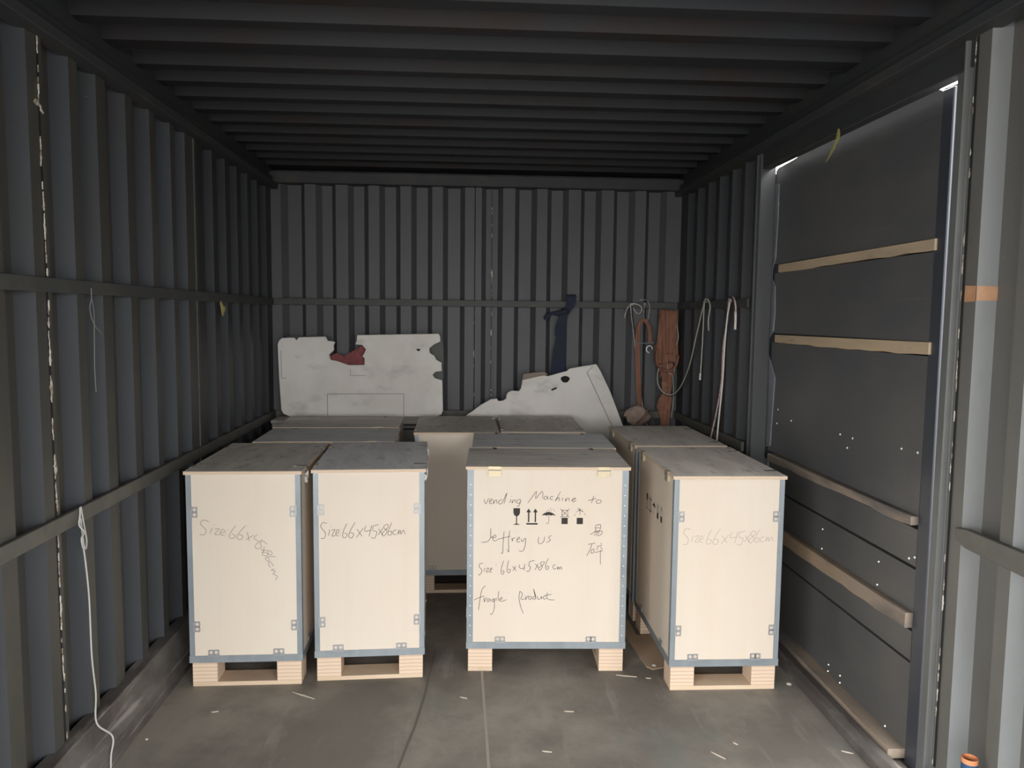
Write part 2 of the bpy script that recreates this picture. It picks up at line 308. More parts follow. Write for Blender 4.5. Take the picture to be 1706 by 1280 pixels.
# right wall: ribs behind the side door, ribs in front of it, door opening between
wr = empty('wall_right'); tag(wr, kind='structure')
fnR = lambda a, d, z: (XR + d, a, z)
YD0, YD1, ZD = 2.205, 3.612, 2.160            # clear opening of the side door
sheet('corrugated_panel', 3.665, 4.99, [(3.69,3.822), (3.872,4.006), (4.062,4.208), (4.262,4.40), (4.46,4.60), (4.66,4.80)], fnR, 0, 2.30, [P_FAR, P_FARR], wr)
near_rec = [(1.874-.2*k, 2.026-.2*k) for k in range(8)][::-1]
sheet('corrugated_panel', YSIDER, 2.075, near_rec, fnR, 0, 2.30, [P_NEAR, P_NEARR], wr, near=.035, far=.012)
bevel(MB().box(XR-.012, XR, 3.70, 4.95, 1.520, 1.562).build('upper_rail', P_RAIL, wr), .002)
bevel(MB().box(XR-.016, XR, 3.70, 4.95, .812, .860).build('lower_rail', P_RAILD, wr), .002)
lo = MB().prism([(YSIDER, .815), (1.985, .848), (2.03, .862), (2.03, .893), (1.985, .900), (YSIDER, .915)], lambda a, z, d: (XR-d, a, z), 0, .018).build('lower_rail', P_RAILD, wr)
bevel(lo, .002)
bevel(MB().box(1.345, XR+.02, YSIDER, 2.06, 0, .165).build('kick_beam', P_KICK, wr), .004)
kb = MB().prism([(1.338, 0), (1.436, 0), (1.436, .008), (1.41, .010), (1.41, .030), (1.372, .040), (1.345, .028)], lambda a, b, d: (a, d, b), 2.08, 3.665).build('sill_beam', P_KICK, wr)
bevel(kb, .002)
bevel(MB().box(1.345, XR+.02, 3.665, 4.95, 0, .165).build('kick_beam', P_KICK, wr), .004)
# door posts: folded steel sections with ridges
def post(y0, y1, fn, name):
    n = 4; poly = [(y0, .0), (y0+.012, -.0), (y0+.016, .014), (y0+.040, .014), (y0+.044, -.004), (y0+.052, -.004), (y0+.056, .010), (y1-.02, .016), (y1, .030), (y1, .075), (y0, .075)]
    return MB().prism(poly, fn, 0, 2.235).build(name, P_POST, wr)
bevel(post(2.078, YD0, lambda a, d, z: (XR-.002+d, a, z), 'door_post'), .002)
bevel(MB().prism([(3.612, .035), (3.612, .0), (3.630, -.006), (3.634, .010), (3.652, .010), (3.656, -.004), (3.668, -.004), (3.668, .07), (3.612, .07)], lambda a, d, z: (XR+d, a, z), 0, 2.235).build('door_post', P_POSTD, wr), .0015)
b = MB(); flakes(b, lambda a, z, d: (XR-.0045-d*.6, 2.081+a*.7, z), .17, 2.2, .55)
b.build('sealant_seam', FOAM, wr)['kind'] = 'stuff'
MB().box(XR-.0035, XR-.001, 2.0755, 2.082, .165, 2.23).build('seam_groove', BLACK, wr)
bevel(MB().box(XR+.006, XR+.05, YD0-.12, YD1+.05, ZD, 2.30).build('door_header', P_BEAM, wr), .003)
MB().prism([(1.958,1.521),(2.026,1.520),(2.026,1.562),(1.958,1.557)], lambda a, z, d: (XR+.0+d, a, z), .006, .0075) if 0 else None
o = MB().prism([(2.030,1.518),(2.072,1.517),(2.072,1.562),(2.030,1.560)], lambda a, z, d: (XR-d, a, z), .0003, .002).build('orange_tape', ORANGE, wr)
o = MB().prism([(2.012,1.521),(2.026,1.52),(2.026,1.560),(2.012,1.558)], lambda a, z, d: (XR+(2.0262-a)*4.15, a-d, z), .0004, .002)
o.build('orange_tape', ORANGE, wr)
MB().box(-1.27, 1.46, 5.031, 5.045, 0, 2.42).build('light_seal', P_BACK, wb)  # added sheets behind the walls that stop light leaking through the seams
MB().box(-1.275, -1.262, YSIDE, 5.04, 0, 2.42).build('light_seal', P_FLAT, wl)
MB().box(1.442, 1.455, 3.75, 5.04, 0, 2.42).build('light_seal', P_FLAT, wr)
MB().box(1.442, 1.455, YSIDER, 2.06, 0, 2.42).build('light_seal', P_FLAT, wr)
# long top beams between walls and ceiling
cl = empty('ceiling'); tag(cl, kind='structure')
def top_beam(sx, x_in, name):
    poly = [(0, 2.232), (.07, 2.232), (.074, 2.262), (.050, 2.268), (.050, 2.300), (.030, 2.306), (.026, 2.43), (-.07, 2.43), (-.07, 2.262), (0, 2.25)]
    if sx > 0: fn = lambda a, z, d: (x_in + a, d, z)
    else: fn = lambda a, z, d: (x_in - a, d, z)
    return bevel(MB().prism(poly, fn, YOPEN, 5.0).build(name, P_BEAM, cl), .002)
top_beam(1, -1.225, 'side_beam'); top_beam(-1, 1.405, 'side_beam')
# roof sheet with ribs across
rec = []; e = 4.86
for e in (.21, .42, .63, .84, 1.05, 1.26, 1.47, 1.68, 1.89, 2.095, 2.30, 2.51, 2.715, 2.965, 3.165, 3.375, 3.58, 3.79, 4.00, 4.21, 4.42, 4.63, 4.84): rec.append((e-.14, e))
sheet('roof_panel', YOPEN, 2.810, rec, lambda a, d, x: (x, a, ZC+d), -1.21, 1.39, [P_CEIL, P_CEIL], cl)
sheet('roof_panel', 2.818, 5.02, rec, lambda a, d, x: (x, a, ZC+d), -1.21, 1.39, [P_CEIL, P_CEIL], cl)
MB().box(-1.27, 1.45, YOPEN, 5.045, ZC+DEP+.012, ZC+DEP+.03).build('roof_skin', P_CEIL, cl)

# the side door: blue-black frame outside the opening, inner sheet with wooden battens and folded channels
dr = empty('door_1', (1.44, YD0, 0)); tag(dr, kind='structure')
X0 = 1.44; D = lambda a, z, d: (d, a-YD0, z)          # local coordinates
FX = .030                                         # face of door sheet behind X0
TOPS = [(2.29,2.184),(2.40,2.190),(2.52,2.199),(2.80,2.201),(2.95,2.196),(3.15,2.193),(3.25,2.199),(3.36,2.198),(3.44,2.186),(3.74,2.176)]
def top(y):
    for (a, za), (c, zc) in zip(TOPS, TOPS[1:]):
        if y <= c: return za + (zc-za)*max(0, (y-a)/(c-a))
    return TOPS[-1][1]
N = 28; ys = [2.297 + (3.735-2.297)*i/N for i in range(N+1)]
b = MB()
b.prism([(2.329, -.02), (ys[-1], -.02)] + [(y, top(y)) for y in ys[::-1] if y > 2.34] + [(2.340, 2.186)], D, FX+.03, FX+.045)
b.build('outer_sheet', P_BLUE, dr)
# frame members
bevel(MB().prism([(2.302, -.02), (2.372, -.02), (2.368, 2.172), (2.312, 2.170)], D, FX-.004, FX+.03).build('frame_stile', P_BLUE, dr), .003)
bevel(MB().prism([(3.66, -.02), (3.735, -.02), (3.735, 2.145), (3.66, 2.150)], D, FX-.004, FX+.03).build('frame_stile', P_BLUE, dr), .003)
bevel(MB().prism([(2.372, 2.095)] + [(3.66, 2.085), (3.66, 2.165)] + [(y, top(y)-.006) for y in ys[::-1] if 2.372 < y < 3.66] + [(2.372, 2.170)], D, FX, FX+.03).build('frame_rail', P_DOOR, dr), .002)
# worn angle iron along the far stile, its torn inner edge
edge = [(3.66, 2.10), (3.60, 2.095), (3.598, 1.93), (3.608, 1.75), (3.640, 1.70), (3.645, 1.66), (3.600, 1.62), (3.590, 1.50), (3.600, 1.41), (3.65, 1.37), (3.655, 1.30), (3.600, 1.235), (3.560, 1.19), (3.575, 1.0), (3.585, .86), (3.66, .84)]
MB().prism(edge + [(3.66, 1.2)], D, FX-.010, FX-.004).build('edge_angle', P_EDGE, dr)
MB().prism([(3.60, .78), (3.66, .80), (3.66, 0), (3.585, 0)], D, FX-.010, FX-.004).build('edge_angle', P_EDGE, dr)
# sheets between the battens (each its own panel, folded channels below the lower two)
def dsheet(z0, z1, y0=2.366, y1=3.62, off=0.0, name='sheet_panel'):
    return MB().prism([(y0, z0), (y1, z0), (y1, z1), (y0, z1)], D, FX-.004+off, FX+.03).build(name, P_DOOR, dr)
dsheet(1.722, 2.094); dsheet(1.398, 1.680); dsheet(.834, 1.352)
def channel(zt, zg, zb):   # sheet sloping out below a batten, a dark fold, then the next flat sheet
    dsheet(zg+.012, zt, name='folded_panel'); dsheet(zb, zg, off=.003)
    MB().prism([(2.366, zg-.001), (3.62, zg-.001), (3.62, zg+.013), (2.366, zg+.013)], D, FX+.008, FX+.029).build('groove_shade', BLACK, dr)  # near-black strip standing in for the shade inside the groove
channel(.790, .655, .512); channel(.450, .340, .030)
def batten(z0a, z0b, z1a, z1b, proud, m, y0=2.352, y1=3.57, n=14):
    random.seed(int(z0a*100)); pts = []
    for i in range(n+1):
        t = i/n; pts.append((y0+(y1-y0)*t, z1a+(z1b-z1a)*t))
    for i in range(n, -1, -1):
        t = i/n; pts.append((y0+(y1-y0)*t, z0a+(z0b-z0a)*t + random.uniform(-.003, .004)))
    return bevel(MB().prism(pts, D, FX-.004-proud, FX+.02).build('batten', m, dr), .0015)
batten(1.684, 1.679, 1.720, 1.718, .008, WOOD_B, y1=3.56)
batten(1.354, 1.353, 1.397, 1.391, .008, WOOD_B)
batten(.800, .790, .833, .826, .022, WOOD_D, y0=2.374); batten(.458, .446, .511, .502, .022, WOOD_D, y0=2.374)
MB().box(-.045, FX+.06, 2.10-YD0, 3.70-YD0, -.05, -.001).build('threshold', P_KICK, dr)
bevel(MB().box(-.030, FX+.02, 2.374-YD0, 3.66-YD0, .012, .045).build('bottom_batten', WOOD_D, dr), .002)
b = MB()
scr = [(3.513,1.043),(3.52,.977),(3.363,1.011),(2.909,1.019),(2.812,1.019),(2.849,.976),(2.484,1.036),(2.391,1.039),(3.017,.611),(3.016,.530),(2.587,.614),(2.589,.530),(2.375,.697),(2.406,.684),
       (2.914,.085),(2.916,.057),(2.818,.085),(2.817,.057),(2.492,.060)]
first = None
for (y, z) in scr:
    if first is None:
        b = MB()
        for r_, d_ in ((.0042, 0), (.0025, -.003)): pass
        p0 = [(0, .0045*math.cos(k*math.pi/4), .0045*math.sin(k*math.pi/4)) for k in range(8)]
        p1 = [(-.0035, .0022*math.cos(k*math.pi/4), .0022*math.sin(k*math.pi/4)) for k in range(8)]
        for k in range(8): b.face([p0[k], p0[(k+1) % 8], p1[(k+1) % 8], p1[k]])
        b.face(p1); first = b.build('screw', RIVET, dr); o = first
    else:
        o = first.copy(); C.objects.link(o)
    o.location = (FX-.0045, y-YD0, z)

# ================================================================== CRATES
LX, LY, H = .668, .446, .86          # lid length, depth, overall height
BX, BY = LX/2-.008, LY/2-.008        # faces of the plywood box
ZB, ZT = .105, .847                  # box from the pallet deck to the lid
def ribbon(b, pts, wd, fn, n=4):
    pts = [(p.x, p.y) for p in smooth_pts([Vector((a, c, 0)) for a, c in pts], n)] if len(pts) > 2 else pts
    L = len(pts)
    l, r = [], []
    for i, (x, y) in enumerate(pts):
        xa, ya = pts[max(i-1, 0)]; xb, yb = pts[min(i+1, L-1)]; dx, dy = xb-xa, yb-ya; m = math.hypot(dx, dy) or 1
        k = wd/2*(1 if (0 < i < L-1 or L == 2) else .5); l.append((x-dy/m*k, y+dx/m*k)); r.append((x+dy/m*k, y-dx/m*k))
    for i in range(L-1):
        b.face([fn(*r[i]), fn(*r[i+1]), fn(*l[i+1]), fn(*l[i])])
T_D = [ # handwriting on the wide crate, stroke by stroke
 [(135,260),(150,300),(170,262),(175,255)], [(178,285),(200,270),(195,258),(180,275),(185,298),(205,292)], [(212,265),(214,298),(225,272),(238,270),(240,298)],
 [(282,265),(262,270),(252,290),(265,300),(285,285),(318,210),(296,300)], [(350,262),(342,290)], [(354,236),(357,240)], [(362,265),(360,292),(375,270),(388,268),(388,292)],
 [(430,262),(405,268),(400,290),(420,292),(430,265),(420,305),(408,320),(400,312)],
 [(485,292),(518,245),(555,195),(548,255),(600,195),(603,255)], [(640,235),(620,238),(615,258),(635,258),(642,238),(650,262)], [(692,235),(670,240),(664,258),(687,262)],
 [(748,195),(705,275),(725,248),(738,250),(735,275)], [(766,245),(760,272)], [(768,228),(771,231)], [(790,250),(788,276),(800,252),(815,252),(815,276)], [(830,270),(868,255),(860,248),(842,262),(850,280),(875,268)],
 [(1015,228),(1003,265),(995,290)], [(968,270),(1035,250)], [(1055,262),(1035,272),(1040,290),(1070,285),(1072,268),(1055,262)],
 [(193,495),(192,545),(190,575),(165,605),(115,612)], [(190,575),(212,562)], [(205,580),(235,565),(225,550),(208,575),(220,600),(245,590)], [(300,520),(292,600),(290,695),(276,695)], [(245,587),(350,560)],
 [(345,510),(335,600),(340,688),(325,665)], [(362,570),(365,600),(372,580),(390,572)], [(400,592),(425,578),(418,568),(402,585),(406,608),(430,602)], [(437,580),(445,605),(472,575),(468,640),(450,682),(420,680)],
 [(580,565),(572,605),(590,622),(618,600),(625,562)], [(682,552),(655,570),(672,590),(640,612)],
 [(135,782),(110,785),(102,810),(125,840),(105,878),(95,870)], [(145,820),(143,850)], [(149,800),(152,803)], [(155,825),(180,822),(158,852),(185,850)], [(186,842),(205,828),(197,820),(187,850),(206,854)], [(236,785),(239,788)], [(236,803),(239,806)],
 [(298,760),(280,820),(280,862),(295,870),(302,848),(285,842)], [(338,755),(328,810),(328,850),(345,858),(352,832),(332,832)], [(370,805),(400,842)], [(398,805),(372,842)],
 [(425,790),(425,815),(445,825),(468,815)], [(468,785),(462,838)], [(508,765),(500,800),(515,815),(500,848),(482,842)], [(505,767),(548,757)], [(552,785),(582,820)], [(577,785),(550,835)],
 [(615,765),(592,780),(610,808),(590,838),(580,820),(612,795),(627,772),(615,765)], [(657,738),(637,790),(640,830),(660,824),(656,802),(640,812)], [(717,790),(697,800),(702,828),(722,822)], [(730,805),(731,830),(743,810),(748,830),(760,808),(768,835)],
 [(155,965),(125,1000),(110,1080),(98,1170)], [(60,1085),(100,1065),(150,1048)], [(140,1060),(146,1100),(152,1075),(168,1062)], [(187,1070),(166,1080),(175,1098),(190,1075),(196,1098)], [(222,1070),(206,1085),(218,1100),(226,1072),(226,1150),(208,1200),(190,1195)],
 [(240,1065),(240,1090)], [(262,1008),(256,1060),(260,1092)], [(268,1085),(290,1070),(280,1060),(268,1080),(282,1095),(327,1080)],
 [(430,1010),(425,1070),(440,1140),(462,1197)], [(430,1008),(452,1035),(440,1075),(472,1075)], [(475,1050),(480,1080),(490,1055),(505,1050)], [(515,1050),(500,1065),(515,1080),(527,1060),(515,1050)],
 [(553,1050),(533,1068),(548,1077),(560,1055),(540,990),(562,1078)], [(575,1050),(577,1075),(600,1070),(605,1050),(608,1076)], [(637,1048),(618,1060),(630,1076),(647,1065)], [(655,1018),(650,1065),(672,1080),(714,1082)], [(630,1046),(687,1035)], [(682,1012),(685,1014)],
 [(1032,470),(1072,464),(1066,510),(1035,513),(1032,470)], [(1034,492),(1066,488)], [(1035,513),(1015,530),(990,545)], [(1020,527),(1085,515),(1077,545),(1050,556)], [(1050,525),(1020,552)], [(1065,525),(1040,556)],
 [(975,625),(1032,614)], [(1007,620),(990,670),(965,720)], [(1005,665),(1000,695),(1020,692),(1022,664),(1005,665)], [(1080,613),(1082,625)], [(1045,642),(1090,632)], [(1056,648),(1044,670)], [(1076,645),(1092,665)], [(1030,692),(1096,675)], [(1076,668),(1076,730),(1078,792)]]
T_S = [ # "Size: 66x45x86cm"
 [(672,490),(655,485),(645,503),(664,528),(660,550),(643,552)], [(683,515),(678,540)], [(686,500),(688,502)], [(690,520),(706,515),(692,542),(708,540)], [(710,534),(724,524),(715,516),(709,538),(724,542)], [(728,514),(730,516)], [(727,532),(729,534)],
 [(757,490),(743,520),(738,546),(750,550),(758,536),(745,530)], [(793,485),(772,520),(764,545),(778,552),(786,534),(770,530)], [(800,515),(822,546)], [(827,512),(798,550)], [(840,500),(834,524),(862,520)], [(864,500),(852,547)],
 [(870,503),(869,522),(886,528),(876,555),(860,550)], [(870,503),(894,497)], [(893,515),(912,541)], [(914,512),(891,541)], [(930,495),(915,508),(930,525),(918,546),(908,536),(936,508),(930,495)], [(952,488),(936,525),(935,542),(948,541),(950,526),(937,530)],
 [(973,520),(958,526),(958,540),(972,540)], [(981,520),(978,540),(988,522),(990,540),(1002,522),(1008,541)]]
def dmap(X, Y): # wide-face lettering grid -> face coordinates
    px, py = 780+X/4.923, 780+Y/4.923
    return ((px-778)/267*LX - LX/2, H - (py-779.5)/341.5*H)
F_FRONT = lambda u, z: (u, -BY-.0006, z)
F_END = lambda u, z: (BX+.0006, u, z)
def write_wide(parent):
    b = MB()
    for s in T_D: ribbon(b, [dmap(*p) for p in s], .0021, F_FRONT)
    return b.build('handwriting', INK, parent)
def symbols(parent):
    out_ = []
    def done(nm):
        out_.append(b.build(nm, PRINT, parent)); b.v.clear(); b.f.clear(); b.m.clear()
    b = MB(); ctr = lambda pts: b.face([F_FRONT(*dmap(*p)) for p in pts][::-1])
    ctr([(372,333),(425,333),(425,370),(418,388),(405,398),(392,398),(378,388),(372,370)]); ctr([(394,398),(402,398),(402,458),(394,458)]); ctr([(368,467),(392,457),(405,457),(428,467)]); done('glass_symbol')
    for dx in (0, 54):
        ctr([(489+dx,362),(500+dx,362),(500+dx,446),(489+dx,446)]); ctr([(475+dx,366),(494+dx,335),(513+dx,366)])
    ctr([(476,453),(567,453),(567,466),(476,466)]); done('arrows_symbol')
    ctr([(598,393),(610,378),(635,365),(655,361),(680,368),(700,380),(711,393),(690,387),(672,392),(655,386),(637,392),(618,387)])
    st = lambda pts, w_=.0016, n=4: ribbon(b, [dmap(*p) for p in pts], w_, F_FRONT, n)
    st([(655,388),(656,420),(654,450),(645,458),(636,450)])
    for (x, y) in ((640,352),(655,343),(672,331),(680,346),(695,339),(705,353),(665,353)): st([(x,y),(x-6,y+6)], .002)
    done('umbrella_symbol')
    for a, c in (((762,348),(808,348)), ((808,348),(808,400)), ((808,400),(762,400)), ((762,400),(762,348)), ((748,335),(820,407)), ((822,335),(748,407))): st([a, c], .0018)
    ctr([(758,409),(808,409),(808,460),(758,460)]); done('stacking_symbol'); ctr([(880,409),(930,409),(930,460),(880,460)])
    for k in range(5):
        a0 = math.pi*(1.02+k*.2); st([(905+43*math.cos(a0+t*.16), 398+50*math.sin(a0+t*.16)) for t in (0, 1, 2)], .0016)
    st([(905,330),(905,386)], .0016); st([(882,336),(930,360)], .0016); st([(885,357),(925,340)], .0014); st([(893,330),(908,350)], .0016)
    done('handling_symbol'); return out_
def smap(X, Y):
    px, py = 280+X/2.56, 680+Y/2.56
    return ((px-517)/193*LY - LY/2, H - (py-783)/352*H)
def write_end(parent, m, fn=None, wd=.0019, T=T_S):
    b = MB()
    for s in T: ribbon(b, [(fn or smap)(*p) for p in s], wd, F_END)
    return b.build('handwriting', m, parent)
def amap(X, Y):   # the line that bends down to the right
    path = [(130,505),(200,515),(270,525),(330,532),(375,560),(405,600),(430,650),(460,725)]
    t = (X-645)/(1008-645)*(len(path)-1); t = max(0, min(t, len(path)-1.001)); i = int(t); f = t-i
    (xa, ya), (xb, yb) = path[i], path[i+1]; x, y = xa+(xb-xa)*f, ya+(yb-ya)*f
    m = math.hypot(xb-xa, yb-ya); dx, dy = (xb-xa)/m, (yb-ya)/m; o = (Y-522)*.95
    x, y = x-dy*o*.8, y+dx*o
    px, py = 280+x/2.56, 680+y/2.56
    return ((px-306)/196*LY - LY/2, H - (py-784)/362*H)
def emap(X, Y):
    u, z = smap(X, Y); return (u*1.08+.028, z+.005)

def plate_clip():   # sheet-steel tongue with two round holes, in the x-z plane facing -y, centred
    b = MB(); n = 10
    for cx in (-.0085, .0085):
        for k in range(n):
            a0, a1 = 2*math.pi*k/n, 2*math.pi*(k+1)/n
            def sq(a):
                c, s = math.cos(a), math.sin(a); m = max(abs(c), abs(s)); q = .0095/m*(1 if m > .93 else .93/m*.98+.02)
                return (cx+c*q*.95, s*q)
            i0 = (cx+.0058*math.cos(a0), .0058*math.sin(a0)); i1 = (cx+.0058*math.cos(a1), .0058*math.sin(a1)); o0, o1 = sq(a0), sq(a1)
            b.face([(o0[0], -.0016, o0[1]), (o1[0], -.0016, o1[1]), (i1[0], -.0016, i1[1]), (i0[0], -.0016, i0[1])])
            b.face([(o1[0], 0, o1[1]), (o1[0], -.0016, o1[1]), (o0[0], -.0016, o0[1]), (o0[0], 0, o0[1])])
    b.box(-.018, .018, -.0016, 0, -.014, -.0095)
    return b
clip_me = None
def make_crate():
    root = empty('plywood_crate')
    tag(root, 'x', 'crate')
    # pallet
    pal = MB().box(-BX+.004, BX-.004, -BY+.004, BY-.004, .096, ZB, 0).build('pallet_deck', BOARDW, root)
    first = None
    bw, bd = .100, .095
    for sx in (-1, 1):
        for sy in (-1, 1):
            x0 = -BX+.005 if sx < 0 else BX-.005-bw; y0 = -BY+.005 if sy < 0 else BY-.005-bd
            if first is None:
                first = bevel(MB().box(0, bw, 0, bd, 0, .079).build('block', BLOCK, pal, loc=(x0, y0, .017)), .0012); o = first
            else:
                o = first.copy(); C.objects.link(o); o.location = (x0, y0, .017)
    for x0 in (-BX+.005, BX-.005-bw):
        bevel(MB().box(x0, x0+bw, -BY+.005, BY-.005, 0, .017).build('bottom_board', BOARDW, pal), .001)
    # box
    fp = MB().box(-BX, BX, -BY, -BY+.01, ZB, ZT).build('front_panel', PLY, root)
    MB().box(-BX, BX, BY-.01, BY, ZB, ZT).build('back_panel', PLY, root)
    MB().box(-BX, -BX+.01, -BY+.01, BY-.01, ZB, ZT).build('end_panel', PLY, root)
    ep = MB().box(BX-.01, BX, -BY+.01, BY-.01, ZB, ZT).build('end_panel', PLY, root)
    lid = bevel(MB().box(-LX/2, LX/2, -LY/2, LY/2, ZT, H, mi=1, mt=0).build('lid', [LID_B, EDGE], root), .0008)
    lid.material_slots[0].link = 'OBJECT'; lid.material_slots[0].material = LID_B
    # steel angles: four corners, four along the bottom
    t = .0014; w1, w2 = .026, .020
    for sx in (-1, 1):
        for sy in (-1, 1):
            xo, yo = sx*(BX+t), sy*(BY+t); b = MB()
            xs = sorted((xo, xo-sx*w1)); ysn = sorted((yo, yo-sy*t)); b.box(xs[0], xs[1], ysn[0], ysn[1], ZB, ZT-.002)
            xs = sorted((xo, xo-sx*t)); ysn = sorted((yo-sy*t, yo-sy*w2)); b.box(xs[0], xs[1], ysn[0], ysn[1], ZB, ZT-.002)
            o = b.build('corner_angle', STEEL, root)
            b = MB(); z = ZB+.05
            while z < ZT-.03:
                x = xo-sx*.014; y = yo+sy*.0004
                pts = [(x+.0026*math.cos(k*1.0472), y, z+.0026*math.sin(k*1.0472)) for k in range(6)]
                b.face(pts if sy < 0 else pts[::-1]); z += .042
            b.build('rivets', RIVET, o)['kind'] = 'stuff'
    t2 = .0030
    for sy in (-1, 1):
        ysn = sorted((sy*(BY+t2), sy*BY)); MB().box(-BX-t2, BX+t2, ysn[0], ysn[1], ZB-.006, ZB+.022).build('bottom_angle', STEEL, root)
    for sx in (-1, 1):
        xs = sorted((sx*(BX+t2), sx*BX)); MB().box(xs[0], xs[1], -BY, BY, ZB-.006, ZB+.022).build('bottom_angle', STEEL, root)
    # clips
    c0 = plate_clip().build('clip', STEEL2, root)
    spots = []
    for u in (-.19, .185): spots += [((u, -BY-.0016, ZB+.035), (0, 0, 0)), ((u, BY+.0016, ZB+.035), (0, 0, math.pi))]
    for sx in (-1, 1):
        rz = math.pi/2*sx
        for u in (-.125, .125): spots.append(((sx*(BX+.0016), u, ZB+.035), (0, 0, rz)))
        for z in (.70, .245):
            for u in (-1, 1):
                spots.append(((sx*(BX+.0016), u*(BY-.030), z), (0, math.pi/2*u*sx*-1, rz)))
    for i, (l, r) in enumerate(spots):
        o = c0 if i == 0 else c0.copy()
        if i: C.objects.link(o)
        o.rotation_mode = 'XYZ'
        o.matrix_basis = Matrix.Translation(l) @ Matrix.Rotation(r[2], 4, 'Z') @ Matrix.Rotation(r[1], 4, 'Y') @ Matrix.Scale(1.15, 4)
    # hinges on the front edge, latches on the back edge; each folds over the lid
    for u in (-.217, .225):
        b = MB(); y = -LY/2
        b.box(u-.025, u+.025, y-.0016, y, ZT-.004, H); b.box(u-.025, u+.025, y-.0016, -BY-.0002, ZT-.026, ZT-.002)
        b.box(u-.025, u+.025, y, y+.012, H, H+.0012)
        h = b.build('hinge', BRASS, lid)
        b = MB().tube([(u-.025, y-.002, ZT-.001), (u+.025, y-.002, ZT-.001)], .0022, 8)
        for dx in (-.017, 0.017): b.tube([(u+dx, -BY-.0075, ZT-.018), (u+dx, -BY-.0105, ZT-.018)], .0026, 8)
        b.build('hinge_pin', STEEL2, h)
        b = MB(); y = LY/2
        b.box(u-.009, u+.009, y-.050, y, H, H+.0015); b.box(u-.009, u+.009, y, y+.0016, ZT, H+.0015)
        b.box(u-.007, u+.007, BY, y+.003, ZT-.055, ZT-.004)
        l = b.build('latch', HDARK, lid)
        ring = [(u+.006*math.cos(a*math.pi/4), y+.0045, ZT-.02+.016*math.sin(a*math.pi/4)) for a in range(9)]
        MB().tube(ring, .0016, 6).build('latch_ring', RIVET, l)
    return root, fp, ep, lid
proto, FP, EP, LID = make_crate()
def copy_tree(o, parent=None):
    c = o.copy(); C.objects.link(c); c.parent = parent
    for ch in [q for q in o.children]: copy_tree(ch, c)
    return c
# name, x, y of the lid's front left corner, turn, wide side to the front?, lid, label
CR = [
 ('D', .008, 3.081, -.038, 1, LID_B, 'plywood crate whose wide face carries long handwriting and black handling symbols'),
 ('A', -1.071, 2.988, .011, 0, LID_B, 'narrow-faced plywood crate next to the left wall, its pencilled size line bending downwards'),
 ('B', -.594, 3.015, .039, 0, LID_G, 'narrow-faced plywood crate with a dark straight size line, second from the left wall'),
 ('E', .803, 2.882, -.010, 0, LID_B, 'plywood crate standing in front by the side door, faint size line on its narrow face'),
 ('F', .808, 3.579, .008, 0, LID_B, 'plywood crate directly behind the one by the side door, under the hanging straps'),
 ('G', .037, 3.537, -.033, 1, LID_G, 'plywood crate with pale lid directly behind the crate with the handling symbols'),
 ('C', -.260, 3.990, .011, 0, LID_B, 'rear plywood crate whose plain narrow face shows in the gap between the front crates'),
 ('H', .195, 4.020, -.020, 0, LID_B, 'rear plywood crate with dark lid in front of the leaning torn board'),
 ('R', -.999, 3.690, .015, 1, LID_G, 'plywood crate with grey lid set crosswise behind the two left front crates'),
 ('S', -1.018, 4.170, .012, 1, LID_B, 'plywood crate with brown lid set crosswise just below the upright torn board'),
]
crates = {}
for i, (k, x, y, th, wide, lm, lab) in enumerate(CR):
    r = proto if i == 0 else copy_tree(proto)
    W_, D_ = (LX, LY) if wide else (LY, LX)
    c, s = math.cos(th), math.sin(th)
    r.location = (x + W_/2*c - D_/2*s, y + W_/2*s + D_/2*c, 0)
    r.rotation_euler = (0, 0, th if wide else th-math.pi/2)
    tag(r, lab, 'crate', 'plywood crates standing in the container')
    crates[k] = r
    for ch in r.children:
        if ch.name.startswith('lid'):
            ch.material_slots[0].link = 'OBJECT'; ch.material_slots[0].material = lm
def child(r, base, pick=0):
    return [c for c in r.children if c.name.split('.')[0] == base][pick]
def front_end(r):   # the end panel at local +x
    return max([c for c in r.children if c.name.split('.')[0] == 'end_panel'], key=lambda c: max(v.co.x for v in c.data.vertices))
write_wide(child(crates['D'], 'front_panel')); symbols(child(crates['D'], 'front_panel'))
symbols(child(crates['E'], 'front_panel'))
write_end(front_end(crates['B']), INK); write_end(front_end(crates['A']), INKM, amap); write_end(front_end(crates['E']), INKF, emap)

# ================================================================== BEHIND THE CRATES
def bpoly(pts, y0, y1, name, m, holes=(), lean=0, xb=0, parent=None, base=0.0):
    """flat board cut to an outline, real thickness; lean tips it back"""
    b = MB(); b.prism([(x, z) for x, z in pts], lambda a, z, d: (a, d + lean*(z-base), z), y0, y1)
    return b.build(name, m, parent)
bl = [(-1.140,1.278),(-1.132,1.300),(-1.114,1.317),(-1.041,1.32),(-1.025,1.305),(-1.012,1.322),(-.85,1.328),(-.837,1.302),(-.815,1.300),(-.794,1.297),(-.802,1.270),(-.799,1.246),(-.829,1.216),(-.821,1.186),(-.785,1.180),(-.748,1.166),(-.714,1.154),(-.615,1.156),(-.613,1.196),(-.628,1.209),
 (-.612,1.235),(-.606,1.252),(-.627,1.278),(-.67,1.282),(-.661,1.304),(-.659,1.339),(-.16,1.352),(-.150,1.335),(-.148,1.304),(-.186,1.286),(-.217,1.26),(-.214,1.235),(-.200,1.222),(-.186,1.218),(-.173,1.19),(-.141,1.173),(-.139,1.12),(-.177,1.116),(-.195,1.098),(-.182,1.076),(-.136,1.063),
 (-.131,.875),(-.140,.850),(-.170,.835),(-1.075,.835),(-1.110,.850),(-1.124,.875),(-1.134,1.071)]
bd = tag(bpoly(bl, 4.815, 4.840, 'broken_board', WHITEB), 'upright dirty white board with a big notch broken out of its top edge', 'board')
bevel(bd, .002)
